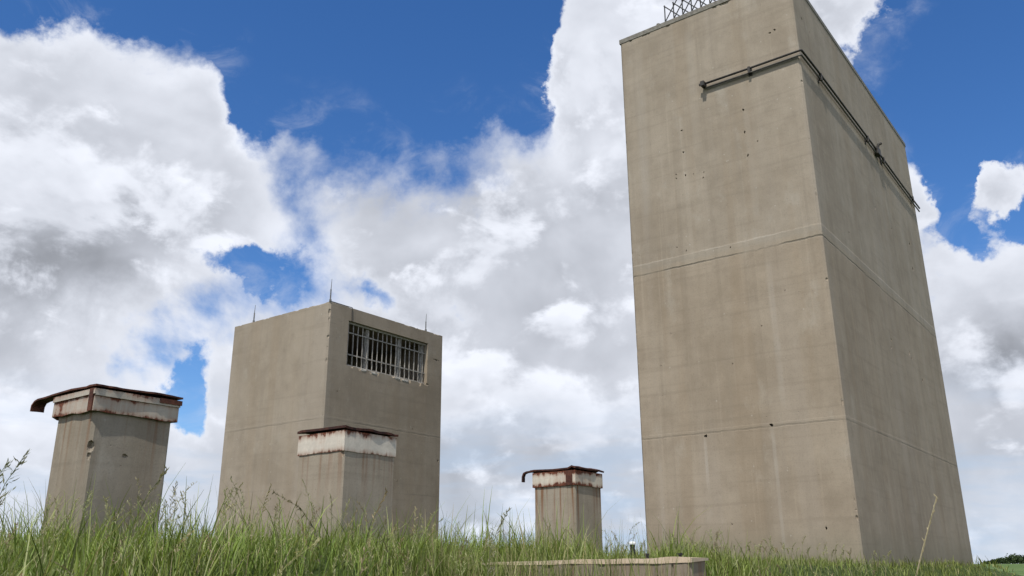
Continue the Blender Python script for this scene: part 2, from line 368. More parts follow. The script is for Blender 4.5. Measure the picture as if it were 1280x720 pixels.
# ------------------------------------------------------------------ terrain
def sst(a, b, x): 
    u = np.clip((x-a)/(b-a), 0, 1); return u*u*(3-2*u)
SY, CY = math.sin(YAW), math.cos(YAW)
def height(x, y):
    x = np.asarray(x, float); y = np.asarray(y, float)
    sf = x*SY + y*CY; s_r = x*CY - y*SY; d = np.hypot(x, y)
    A = sst(0.0, 4.6, sf)*sst(37, 29.5, sf); dip = 1.75*sst(8.8, 7.2, sf); B = sst(2.5+dip, 4.75+dip, -s_r)*sst(48, 30, -s_r)
    far = -1.0 + 2.0*sst(45, 300, d)
    low = -.82 + (far+.82)*sst(6, 40, d)
    top = .06 + .05*sst(6, 11, -s_r)*sst(22, 12, sf)
    h = low + (top-low)*A*B
    h = h + .035*np.sin(x*1.3+.4)*np.cos(y*1.1) + .02*np.sin(x*3.1+y*2.3)
    return h
def make_ground():
    rs = [0.0] + list(np.arange(.4, 12, .4)) + list(np.arange(12, 50, 1.0)) + list(np.geomspace(50, 9000, 44))
    n = 160; vs = [(0, 0, float(height(0, 0)))]; fs = []
    for r in rs[1:]:
        for k in range(n):
            th = 2*math.pi*k/n; px, py = r*math.sin(th), r*math.cos(th); vs.append((px, py, float(height(px, py))))
    for k in range(n): fs.append((0, 1+k, 1+(k+1)%n))
    for j in range(len(rs)-2):
        for k in range(n):
            a = 1+j*n+k; b = 1+j*n+(k+1)%n; fs.append((a, a+n, b+n, b))
    m, t = mat('meadow_ground')
    P = t.n('ShaderNodeTexCoord').outputs['Object']
    n1 = t.noise(P, .35, 6, .6); n2 = t.noise(P, 6.0, 6, .7); n3 = t.noise(t.v('MULTIPLY', P, (.01, .11, 1)), 1.0, 4, .6)
    near = t.mix(t.ss(n2, .35, .65), (.022, .036, .010), (.055, .075, .022))
    fld = t.mix(t.ss(n3, .35, .65), (.062, .110, .030), (.105, .150, .050))
    fld = t.mix(t.m('MULTIPLY', t.ss(n1, .45, .7), .4), fld, (.085, .105, .040))
    ln = t.v('LENGTH', P)
    finish(t, t.mix(t.ss(ln, 20, 55), near, fld), .95, n2, .5, .05, spec=.1)
    mb = MB(); mb.v = vs; mb.f = fs
    o = mb.build('ground', m, smooth=True); o['kind'] = 'structure'
make_ground()

# ------------------------------------------------------------------ the tall tower
ROT = -YAW
def hole_cutter(mb, x, y, z, r, axis, depth=.12, seed=0):
    rg = random.Random(seed*13+5); n = 7; vs = []
    for e in (-.03, depth):
        for k in range(n):
            th = 2*math.pi*k/n; q = r*(0.8+.35*math.sin(k*2.1+seed)); a, b = q*math.cos(th), q*math.sin(th)*1.15
            vs.append((x+a, y+e, z+b) if axis == 'y' else (x-e, y+a, z+b))
    mb.add(vs, [tuple(range(n)), tuple(range(n, 2*n))] + [(i, (i+1)%n, n+(i+1)%n, n+i) for i in range(n)])

def tall_tower():
    g = .02; W, D, H = 4.52, 10.73, 13.22
    t = thing('concrete_tower', 'tall blank concrete tower with a dark conduit bracketed around its upper corner', 'tower', (6.497, 16.787, g), ROT)
    dz = -g
    body = MB().prism(chamfer_rect(-W, 0, 0, D, .045), -.6, H+dz).build('shaft', M_tower, t)
    cut = MB(); s = 0
    L = [(-.603,11.824,.030),(-.485,11.86,.03),(-1.408,10.09,.034),(-1.424,9.517,.034),(-1.404,8.92,.034),(-1.15,9.2,.02),(-2.971,10.07,.027),(-2.971,9.49,.027),
         (-3.198,8.97,.022),(-2.955,8.876,.028),(-2.49,8.82,.020),(-2.52,8.687,.024),(-2.946,2.72,.040),(-1.488,2.81,.040),(-2.513,.88,.018),(-.609,.74,.030),
         (-3.075,7.0,.022),(-2.014,6.83,.022),(-1.482,4.92,.018),(-3.309,7.135,.018),(-3.2,8.87,.02),(-2.75,8.85,.016),(-.9,5.6,.016),(-3.6,5.1,.014),(-2.2,4.2,.016),(-3.9,4.4,.013)]
    for x, z, r in L: s += 1; hole_cutter(cut, x, 0, z+dz, r, 'y', seed=s)
    Rr = [(.567,12.277,.04),(1.1,12.2,.02),(2.62,11.59,.03),(5.18,9.03,.05),(6.83,8.97,.045),(8.92,9.16,.06),(8.8,8.345,.06),(4.8,5.38,.045),(4.68,5.15,.04),(6.645,5.39,.06),(6.83,5.28,.06),(7.71,4.84,.06),(2.2,7.4,.025),(3.3,3.9,.025)]
    for y, z, r in Rr: s += 1; hole_cutter(cut, 0, y, z+dz, r, 'x', seed=s)
    for k in range(18):
        z = rng.uniform(.3, 12.9); q = rng.uniform(.2, 1.0)**1.8; rock(cut, (-.012, .012, z), .04*q+.012, .04*q+.012, .03+.12*rng.random()*q, seed=k)
    for k in range(12):
        x = rng.uniform(-4.3, -.2); q = rng.uniform(.3, 1.0); rock(cut, (x, .0, H-.13+dz), .04+.10*q*rng.random(), .012+.014*q, .03+.03*q, seed=300+k)
    for k in range(12):
        z = rng.uniform(.3, 12.9); q = rng.uniform(.3, 1.0); rock(cut, (-W+.01, .01, z), .04*q+.014, .04*q+.014, .05+.14*rng.random()*q, seed=340+k)
    carve(body, cut)
    # thin metal edge round the roof
    fl = MB(); e = .014; z0, z1 = H-.11+dz, H+.012+dz
    for a, b in (((-W-e, -e, z0), (e, .03, z1)), ((-.03, .031, z0), (e, D+e, z1)), ((-W-e, .031, z0), (-W+.03, D+e, z1)), ((-W+.031, D-.03, z0), (-.031, D+e, z1))): fl.box(a, b)
    fl.build('parapet_edge', M_flash, t)
    # the conduit: two thin rails on stand-off brackets, turning the corner
    zc = 11.03+dz; off = .078
    for nm, zz, rad, o2, m in (('conduit', zc+.02, .026, off, M_pipe), ('conduit', zc-.085, .022, off-.02, M_galv)):
        MB().tube([(-2.25, -o2, zz), (-1.2, -o2, zz-.004), (-.02, -o2, zz), (o2*.8, -o2, zz), (o2, -o2*.8, zz), (o2, 1.0, zz+.03), (o2, 5.5, zz+.02), (o2, 8.5, zz-.04), (o2, D+.25, zz-.05)], rad, 8).build(nm, m, t, smooth=True)
    def bracket(a, axis):
        b = MB()
        if axis == 'y':
            b.box((a-.028, -off-.032, zc-.115), (a+.028, -off+.03, zc+.05)); b.box((a-.02, -off+.031, zc-.10), (a+.02, -.004, zc-.04)); b.box((a-.045, -.02, zc-.15), (a+.045, .01, zc+.07))
        else:
            b.box((off-.03, a-.028, zc-.115), (off+.032, a+.028, zc+.065)); b.box((.004, a-.02, zc-.10), (off-.031, a+.02, zc-.04)); b.box((-.01, a-.045, zc-.15), (.02, a+.045, zc+.09))
        b.build('bracket', M_pipe, t)
    bracket(-1.147, 'y'); bracket(1.24, 'x'); bracket(5.1, 'x'); bracket(6.7, 'x'); bracket(10.1, 'x')
    j = MB(); j.box((-2.32, -off-.12, zc-.07), (-2.23, -off+.045, zc+.05)); j.box((-2.315, -off+.046, zc-.06), (-2.24, -.003, zc+.03)); j.tube([(-2.37, -off-.05, zc+.0), (-2.321, -off-.05, zc)], .035, 8)
    j.build('junction_box', M_pipe, t)
    j = MB(); j.box((off-.06, 5.95, zc-.10), (off+.055, 6.25, zc+.10)); j.box((.003, 6.03, zc-.05), (off-.061, 6.17, zc+.04)); j.tube([(off, 6.1, zc+.10), (off+.05, 6.12, zc+.22), (off+.12, 6.16, zc+.25)], .04, 8)
    j.tube([(off, 6.3, zc-.10), (off, 6.33, zc-.30)], .02, 6); j.build('junction_box', M_pipe, t)
    # crossed steel lattice standing on the roof edge
    lt = MB(); y = .10; x = -3.24; z0 = H+.012+dz; k = 0
    hh = .56
    while x < -.3:
        lt.tube([(x, y, z0), (x+.01, y, z0+hh)], .017, 6)
        if x+.45 < -.1:
            lt.tube([(x, y-.02, z0+hh-.02), (x+.45, y-.02, z0+.02)], .015, 6)
            lt.tube([(x, y+.02, z0+.10), (x+.40, y+.02, z0+hh+.12)], .015, 6)
        x += .245; k += 1
    lt.build('roof_lattice', M_lat, t)
    st = MB(); st.tube([(-3.42, .06, z0), (-3.42, .06, z0+.06)], .05, 8); st.build('roof_stub', M_flash, t)
tall_tower()

# ------------------------------------------------------------------ the smaller block with the barred opening
def blockhouse():
    g = .05; W, D, H = 3.89, 4.277, 6.405; dz = -g
    t = thing('concrete_blockhouse', 'squat concrete blockhouse with a wide barred opening near its roof', 'building', (-4.538, 20.504, g), ROT)
    body = MB().prism(chamfer_rect(-W, 0, 0, D, .04), -.6, H+dz).build('walls', M_house, t)
    wy0, wy1, wz0, wz1 = .65, 3.63, 4.90+dz, 6.06+dz
    cut = MB().box((-2.6, wy0, wz0), (.1, wy1, wz1))
    for i, (y, z, r) in enumerate([(4.0, 5.64, .03), (4.14, 2.86, .04), (1.5, 3.2, .018), (2.6, 2.2, .018), (3.1, 3.6, .02), (.4, 4.2, .02)]): hole_cutter(cut, 0, y, z+dz, r, 'x', seed=90+i)
    for i, y in enumerate([.85, 1.1, 1.5, 1.75, 2.3, 2.62, 2.95, 3.35, 3.6]): rock(cut, (.01, y, wz0), .05, .05+.03*(i % 3), .05+.02*(i % 4), seed=50+i)
    rock(cut, (0, 3.98, 5.66+dz), .02, .16, .02, seed=88)
    for k in range(14):
        z = rng.uniform(.3, 6.2); q = rng.uniform(.3, 1.0); rock(cut, (-.008, .008, z), .04*q+.012, .04*q+.012, .04+.12*rng.random()*q, seed=400+k)
    for k in range(10):
        x = rng.uniform(-3.7, -.2); q = rng.uniform(.3, 1.0); rock(cut, (x, .0, H+dz), .04+.12*q*rng.random(), .012+.02*q, .012+.02*q, seed=430+k)
    for k in range(10):
        y = rng.uniform(.2, 4.1); q = rng.uniform(.3, 1.0); rock(cut, (0, y, H+dz), .012+.02*q, .04+.12*q*rng.random(), .012+.02*q, seed=460+k)
    carve(body, cut)
    w = MB()
    w.box((-.14, wy0+.002, wz0+.002), (-.08, wy1-.002, wz0+.045)); w.box((-.14, wy0+.002, wz1-.05), (-.08, wy1-.002, wz1-.002))
    fr = w.build('window', M_post, t)
    n = 17
    bars = []
    for i in range(n):
        y = wy0 + (i+.5)*(wy1-wy0)/n + rng.uniform(-.012, .012)
        lean = rng.uniform(-.012, .012)
        MB().tube([(-.11, y, wz0+.04), (-.11+rng.uniform(-.01, .01), y+lean*.5, (wz0+wz1)/2), (-.11, y+lean, wz1-.045)], .0155, 6).build('bar', M_bar, fr)
    for z in (5.21+dz, 5.775+dz): MB().box((-.093, wy0+.003, z-.014), (-.082, wy1-.003, z+.016)).build('rail', M_bar, fr)
    for y, w2 in ((1.46, .055), (2.66, .055), (3.55, .05)):
        MB().box((-.22, y-w2, wz0+.046), (-.145, y+w2, wz1-.052)).build('mullion', M_post, fr)
    for i, y in enumerate([1.25, 1.62, 2.48, 2.78]):
        sh = MB(); rock(sh, (.0, y, wz0-.03-.02*(i % 2)), .012, .12+.03*(i % 2), .035, seed=70+i, n=9); sh.build('sill_patch', M_post, t)
    for x, y, h in ((-3.10, .05, .50), (-.02, .02, .60), (-.05, 3.58, .52)):
        r = MB(); r.tube([(x, y, H+dz), (x, y, H+dz+.06)], .03, 8); r.tube([(x, y, H+dz+.055), (x, y, H+dz+h*.55)], .017, 6); r.tube([(x, y, H+dz+h*.54), (x+.012, y, H+dz+h)], [.010, .005], 6)
        r.build('lightning_rod', M_rod, t)
    MB().tube([(.012, .735, H+dz+.01), (.012, .74, 6.2+dz), (.010, .75, wz1+.0)], .010, 5).build('rod_cable', M_pipe, t)
    MB().tube([(-.02, .02, H+dz+.02), (-.02, .735, H+dz+.02), (.012, .735, H+dz+.008)], .010, 5).build('rod_cable', M_pipe, t)
blockhouse()

# ------------------------------------------------------------------ capped air shafts
def sheet(mb, prof_x, y0, y1, thick, wob, seed):
    """lid of bent sheet steel: a profile of (x, z) drawn along y, edges wavy, given a thickness"""
    ny = 14; top = []; nx = len(prof_x)
    for i, (x, z) in enumerate(prof_x):
        for j in range(ny+1):
            y = y0+(y1-y0)*j/ny
            nz = mnoise.noise(Vector((x*3+seed, y*4, seed*2.1)))*wob
            ex = mnoise.noise(Vector((i*1.0+seed*3, y*9, 3.3)))*wob*(1.2 if i in (0, nx-1) else .2)
            ey = mnoise.noise(Vector((x*9+seed, 7.7+j, seed)))*wob*(.9 if j in (0, ny) else 0)
            top.append(Vector((x+ex, y+ey, z+nz)))
    N = len(top); vs = top + [p - Vector((0, 0, thick)) if abs(prof_x[k//(ny+1)][1]) < 1e9 else p for k, p in enumerate(top)]
    # offset along the profile normal so a turned-down lip keeps its thickness
    for i in range(nx):
        a = prof_x[max(i-1, 0)]; b = prof_x[min(i+1, nx-1)]; tx, tz = b[0]-a[0], b[1]-a[1]; l = math.hypot(tx, tz); nxv, nzv = tz/l, -tx/l
        for j in range(ny+1): vs[N+i*(ny+1)+j] = top[i*(ny+1)+j] + Vector((nxv, 0, nzv))*thick
    q = lambda i, j, o=0: o+i*(ny+1)+j
    fs = []
    for i in range(nx-1):
        for j in range(ny): fs += [(q(i,j), q(i,j+1), q(i+1,j+1), q(i+1,j)), (q(i,j,N), q(i+1,j,N), q(i+1,j+1,N), q(i,j+1,N))]
        fs += [(q(i,0), q(i+1,0), q(i+1,0,N), q(i,0,N)), (q(i,ny), q(i,ny,N), q(i+1,ny,N), q(i+1,ny))]
    for j in range(ny): fs += [(q(0,j), q(0,j,N), q(0,j+1,N), q(0,j+1)), (q(nx-1,j), q(nx-1,j+1), q(nx-1,j+1,N), q(nx-1,j,N))]
    mb.add(vs, fs)

def collar_mesh(W, D, e, z0, z1, wob, seed, zdip=0.0):
    """a closed sheet band round the head of the shaft with a slightly ragged lower edge"""
    pts = []; n = 16
    def side(a, b):
        for i in range(n): pts.append((a[0]+(b[0]-a[0])*i/n, a[1]+(b[1]-a[1])*i/n))
    c = [(-W-e, -e), (e, -e), (e, D+e), (-W-e, D+e)]
    for i in range(4): side(c[i], c[(i+1) % 4])
    N = len(pts); vs = []
    for x, y in pts:
        dip = zdip*max(0.0, min(1.0, -x/W)) if y < -e*.5 else 0
        vs.append((x + mnoise.noise(Vector((x*2, y*2, seed)))*wob*.6, y + mnoise.noise(Vector((x*2, y*2, seed+9)))*wob*.6, z0 - dip + mnoise.noise(Vector((x*5, y*5, seed+3)))*wob))
    for x, y in pts: vs.append((x, y, z1))
    inn = .02
    for k in range(N):
        x, y = pts[k]; cx, cy = -W/2, D/2
        vs.append((cx+(x-cx)*(1-2*(e+.004)/W), cy+(y-cy)*(1-2*(e+.004)/D), vs[k][2]+.004))
    fs = [(k, (k+1) % N, N+(k+1) % N, N+k) for k in range(N)] + [(2*N+k, 2*N+(k+1) % N, (k+1) % N, k) for k in range(N)]
    fs.append(tuple(N+k for k in range(N)))
    mb = MB(); mb.add(vs, fs); return mb

def vent_left():
    g = float(height(-5.3, 10.9)); W, D = .925, 1.06
    t = thing('air_shaft', 'leaning-looking concrete air shaft with a bent rusty lid overhanging on one side', 'air shaft', (-4.973, 10.160, g), ROT, 'capped concrete air shafts')
    z = lambda v: v-g
    sh = MB().prism(chamfer_rect(-W+.02, -.02, .02, D-.02, .03), z(-.5), z(1.95)).build('shaft', M_vent2, t)
    # nicks and a broken corner
    cut = MB()
    rock(cut, (-.03, .035, z(1.42)), .06, .06, .075, 3); rock(cut, (-.035, .03, z(1.30)), .03, .03, .05, 4); rock(cut, (-.02, .47, z(1.345)), .03, .045, .03, 5)
    for k in range(9): rock(cut, (-.018, .022, z(rng.uniform(.3, 1.75))), .022, .022, rng.uniform(.02, .06), 20+k)
    rock(cut, (-W+.03, .02, z(.62)), .035, .035, .12, 41)
    carve(sh, cut)
    m = painted('rusty_painted_band', .70, 4.2, (.40, .355, .29), z(1.80), z(2.09))
    collar_mesh(W, D, .028, z(1.825), z(2.085), .022, 1.7, -.03).build('collar', m, t)
    lp = MB(); lp.box((.031, -.03, z(2.015)), (.046, D+.035, z(2.095))); lp.box((-W-.03, -.046, z(2.03)), (.046, -.0305, z(2.095))); lp.build('lip', painted('rusty_painted_lip', .42, 2.2, (.40, .355, .29), z(1.9), z(2.14)), t)
    lid = MB(); sheet(lid, [(.055, z(2.128)), (-.10, z(2.132)), (-.16, z(2.115)), (-.5, z(2.118)), (-1.0, z(2.122)), (-1.05, z(2.118))], -.055, D+.06, .022, .022, 2.2)
    sheet(lid, [(-1.0, z(2.119)), (-1.20, z(2.110)), (-1.38, z(2.112)), (-1.46, z(2.10)), (-1.51, z(2.06)), (-1.515, z(1.99))], -.05, .12, .022, .012, 5.2)
    lid.build('lid', M_lid, t)
    MB().box((-.075, -.05, z(1.83)), (.012, -.0295, z(2.10))).build('corner_strap', M_lid, t)
    MB().box((.047, .80, z(2.04)), (.058, D+.05, z(2.10))).build('rust_flake', M_lid, t)
def vent_mid():
    g = float(height(-2.4, 12.9)); W, D = .985, 1.025; z = lambda v: v-g
    t = thing('air_shaft', 'pale capped concrete air shaft standing in front of the barred blockhouse', 'air shaft', (-2.381, 12.239, g), ROT, 'capped concrete air shafts')
    sh = MB().prism(chamfer_rect(-W+.004, -.004, .004, D-.004, .02), z(-.5), z(1.75)).build('shaft', M_vent, t)
    cut = MB(); rock(cut, (-.03, .0, z(1.58)), .05, .03, .05, 7)
    for k in range(6): rock(cut, (-.004, .004, z(rng.uniform(.3, 1.5))), .014, .014, rng.uniform(.02, .05), 120+k)
    carve(sh, cut)
    m = painted('white_painted_band', .52, 9.1, (.55, .50, .42), z(1.61), z(1.93))
    collar_mesh(W, D, .007, z(1.622), z(1.912), .010, 4.4).build('collar', m, t)
    lid = MB(); sheet(lid, [(.024, z(1.938)), (-.12, z(1.950)), (-.5, z(1.944)), (-.9, z(1.950)), (-1.01, z(1.940))], -.026, D+.026, .034, .034, 6.3); lid.build('lid', M_lid2, t)
def vent_right():
    g = float(height(1.2, 17.5)); W, D = .985, .985; z = lambda v: v-g
    t = thing('air_shaft', 'small rust-streaked concrete air shaft beside the tall tower with a hooked lid end', 'air shaft', (1.195, 16.936, g), ROT, 'capped concrete air shafts')
    sh = MB().prism(chamfer_rect(-W+.012, -.012, .012, D-.012, .02), z(-.5), z(1.7)).build('shaft', M_vent3, t)
    cut = MB()
    for k in range(7): rock(cut, (-.012, .012, z(rng.uniform(.3, 1.5))), .018, .018, rng.uniform(.02, .07), 220+k)
    carve(sh, cut)
    m = painted('flaking_painted_band', .74, 15.7, (.55, .50, .41), z(1.56), z(1.87))
    collar_mesh(W, D, .014, z(1.563), z(1.845), .014, 8.8).build('collar', m, t)
    lid = MB(); sheet(lid, [(.03, z(1.872)), (-.06, z(1.905)), (-.14, z(1.868)), (-.5, z(1.862)), (-.95, z(1.868)), (-1.03, z(1.866))], -.03, D+.022, .032, .026, 12.3)
    sheet(lid, [(-1.0, z(1.865)), (-1.13, z(1.862)), (-1.19, z(1.845)), (-1.215, z(1.79)), (-1.215, z(1.69))], -.045, .035, .030, .008, 9.3); lid.build('lid', M_lid2, t)
    MB().box((-.20, -.024, z(1.565)), (-.05, -.0195, z(1.845))).build('rust_patch', M_lid, t)
vent_left(); vent_mid(); vent_right()

# ------------------------------------------------------------------ low curb and pipe in the grass
def curb():
    zt = .098; P0 = Vector((1.532, 7.852, zt))
    t = thing('concrete_curb', 'low weathered concrete curb half hidden in the grass below the tall tower', 'curb', (1.532, 7.852, -.55), ROT)
    z1 = zt+.55
    m, tt = mat('dummy') if False else (None, None)
    b = MB().prism(chamfer_rect(-2.30, 0, 0, .34, .03), -.3, z1-.022).build('wall', M_slab, t)
    cut = MB()
    rock(cut, (-.17, -.0, z1-.12), .014, .02, .2, 5); rock(cut, (-.9, 0, z1-.05), .05, .02, .03, 6); rock(cut, (-1.5, 0, z1-.06), .07, .02, .03, 8)
    carve(b, cut)
    top = MB(); n = 40
    ms = concrete('curb_edge_concrete', (.40, .31, .22), (.52, .43, .32), streak=.3, seed=61.)
    vs = []; fs = []
    for i in range(n+1):
        x = -2.31 + 2.325*i/n
        q = mnoise.noise(Vector((x*4, 1.3, 0)))*.010; q2 = mnoise.noise(Vector((x*7, 5.3, 0)))*.008; dr = mnoise.noise(Vector((x*3, 9, 2)))*.016 - .016*max(0, -x-.9)
        vs += [(x, -.008+q2, z1-.045+q), (x, -.004+q2, z1+dr), (x, .348, z1+dr*.5), (x, .348, z1-.021)]
    for i in range(n):
        for k in range(4): fs.append((i*4+k, i*4+(k+1) % 4, i*4+4+(k+1) % 4, i*4+4+k))
    fs += [(0, 1, 2, 3), tuple(n*4+k for k in (3, 2, 1, 0))]
    top.add(vs, fs); top.build('coping', ms, t)
    for x in (-.47, -.14):
        MB().tube([(x, .10, z1-.01), (x, .10, z1+.025)], .017, 8).tube([(x, .10, z1+.024), (x, .10, z1+.042)], .026, 6).build('bolt', M_black, t)
curb()
PX, PY = 1.71, 12.9
g = float(height(PX, PY)); t = thing('standpipe', 'short black pipe with a white cap poking out of the grass beside the tower', 'pipe', (PX, PY, g))
MB().tube([(0, 0, -.3), (0, 0, .345-g)], .035, 10).build('pipe', M_black, t, smooth=False)
MB().tube([(0, 0, .346-g), (0, 0, .372-g), (0, 0, .385-g)], [.05, .05, .03], 12).build('cap', M_cap, t)

# ------------------------------------------------------------------ far wood
def far_wood():
    rg = np.random.default_rng(5)
    V = []; 
    for i in range(46):
        a = R(27.8 + (i/45.)**1.2*16); d = 300 + rg.uniform(-12, 25); cx, cy = d*math.sin(a), d*math.cos(a); gz = float(height(cx, cy))
        hgt = min(.8 + i*.32, 2.3)*rg.uniform(.85, 1.12) + (.4 if i % 7 == 5 else 0); wd = rg.uniform(1.8, 3.0)
        for k in range(520):
            u = rg.normal(size=3); u /= np.linalg.norm(u); r = rg.uniform(.55, 1.0)*(1+.18*math.sin(7*u[0]+i)+.15*math.sin(9*u[2]))
            V.append((cx+u[0]*wd*r, cy+u[1]*wd*r, gz+hgt*.48+u[2]*hgt*.52*r))
    V = np.array(V); n = len(V); s = rg.uniform(.08, .20, n)
    a = rg.normal(size=(n, 3)); a /= np.linalg.norm(a, axis=1)[:, None]; b = np.cross(a, rg.normal(size=(n, 3))); b /= np.linalg.norm(b, axis=1)[:, None]
    q = np.stack([V-a*s[:, None]-b*s[:, None], V+a*s[:, None]-b*s[:, None], V+a*s[:, None]+b*s[:, None], V-a*s[:, None]+b*s[:, None]], 1).reshape(-1, 3)
    me = bpy.data.meshes.new('far_wood'); me.from_pydata(q.tolist(), [], [(4*i, 4*i+1, 4*i+2, 4*i+3) for i in range(n)])
    m, t = mat('far_foliage'); P = t.n('ShaderNodeTexCoord').outputs['Object']
    finish(t, t.mix(t.ss(t.noise(P, .9, 4, .6), .35, .65), (.020, .034, .014), (.045, .065, .024)), .9, spec=.1)
    me.materials.append(m); o = bpy.data.objects.new('far_wood', me); C.objects.link(o)
    tag(o, 'dark far-off line of trees on the horizon behind the field', 'wood', kind='stuff')
far_wood()

# ------------------------------------------------------------------ grass
def grass_material(name, trans=.35):
    m, t = mat(name)
    a = t.n('ShaderNodeAttribute', attribute_name='tint').outputs['Color']
    p = t.n('ShaderNodeBsdfPrincipled', {'Base Color': a, 'Roughness': .55, 'Specular IOR Level': .25})
    tr = t.n('ShaderNodeBsdfTranslucent', {'Color': t.mix(1.0, a, (1.25, 1.2, .6), 'MULTIPLY')})
    mx = t.n('ShaderNodeMixShader', {0: trans, 1: p.outputs[0], 2: tr.outputs[0]})
    t.n('ShaderNodeOutputMaterial', {0: mx.outputs[0]})
    return m
M_grass = grass_material('grass_blade')

def np_mesh(name, verts, quads, tint, m):
    me = bpy.data.meshes.new(name); nv, nf = len(verts), len(quads)
    me.vertices.add(nv); me.vertices.foreach_set('co', verts.astype(np.float32).ravel())
    me.loops.add(nf*4); me.loops.foreach_set('vertex_index', quads.astype(np.int32).ravel())
    me.polygons.add(nf); me.polygons.foreach_set('loop_start', np.arange(0, nf*4, 4, dtype=np.int32))
    try: me.polygons.foreach_set('loop_total', np.full(nf, 4, np.int32))
    except Exception: pass
    at = me.color_attributes.new('tint', 'FLOAT_COLOR', 'POINT')
    c = np.ones((nv, 4), np.float32); c[:, :3] = tint; at.data.foreach_set('color', c.ravel())
    me.update(); me.validate(); me.materials.append(m)
    o = bpy.data.objects.new(name, me); C.objects.link(o); return o

def footprint_mask(x, y, pad=.0):
    """True where something stands"""
    k = np.zeros(len(x), bool)
    for (cx, cy, w, d) in ((6.497, 16.787, 4.52, 10.73), (-4.538, 20.504, 3.89, 4.28), (-4.973, 10.16, .97, 1.06), (-2.381, 12.239, .985, 1.025), (1.195, 16.936, .985, .985), (1.532, 7.852, 2.45, .34)):
        lx = (x-cx)*CY - (y-cy)*SY; ly = (x-cx)*SY + (y-cy)*CY
        k |= (lx > -w-pad) & (lx < pad) & (ly > -pad) & (ly < d+pad)
    return k

def ribbons(base, hgt, lean, az, width, droop, tint, seg=4, tipw=.12):
    """curved tapering blades; base (n,3)"""
    n = len(base); u = np.linspace(0, 1, seg+1)
    dirx, diry = np.sin(az), np.cos(az)
    out = (lean[:, None]*u[None] + droop[:, None]*u[None]**2.6)*hgt[:, None]
    up = hgt[:, None]*(u[None] - .35*droop[:, None]*u[None]**3)
    cx = base[:, 0, None] + dirx[:, None]*out; cy = base[:, 1, None] + diry[:, None]*out; cz = base[:, 2, None] + up
    ph = az + np.pi/2 + np.random.default_rng(3).uniform(-.9, .9, n)
    wv = width[:, None]*np.clip(1.0-u[None]**2.2, tipw, 1)*np.clip(.55+u[None]*1.6, 0, 1)*.5
    ox, oy = np.sin(ph)[:, None]*wv, np.cos(ph)[:, None]*wv
    V = np.stack([np.stack([cx-ox, cy-oy, cz], -1), np.stack([cx+ox, cy+oy, cz], -1)], 2)      # n, seg+1, 2, 3
    idx = np.arange(n*(seg+1)*2).reshape(n, seg+1, 2)
    Q = np.stack([idx[:, :-1, 0], idx[:, :-1, 1], idx[:, 1:, 1], idx[:, 1:, 0]], -1).reshape(-1, 4)
    T = tint[:, None, None, :]*np.ones((n, seg+1, 2, 1))
    T = T*(1+.22*u[None, :, None, None]*np.array([1.0, .8, .7]))
    return V.reshape(-1, 3), Q, T.reshape(-1, 3)

def patch_noise(x, y, s, seed):
    return (np.sin(x*s+seed)*np.cos(y*s*1.13+seed*2) + .6*np.sin(x*s*2.3-y*s*1.7+seed*3) + .4*np.sin(x*s*4.9+y*s*4.1+seed*5))/2.0

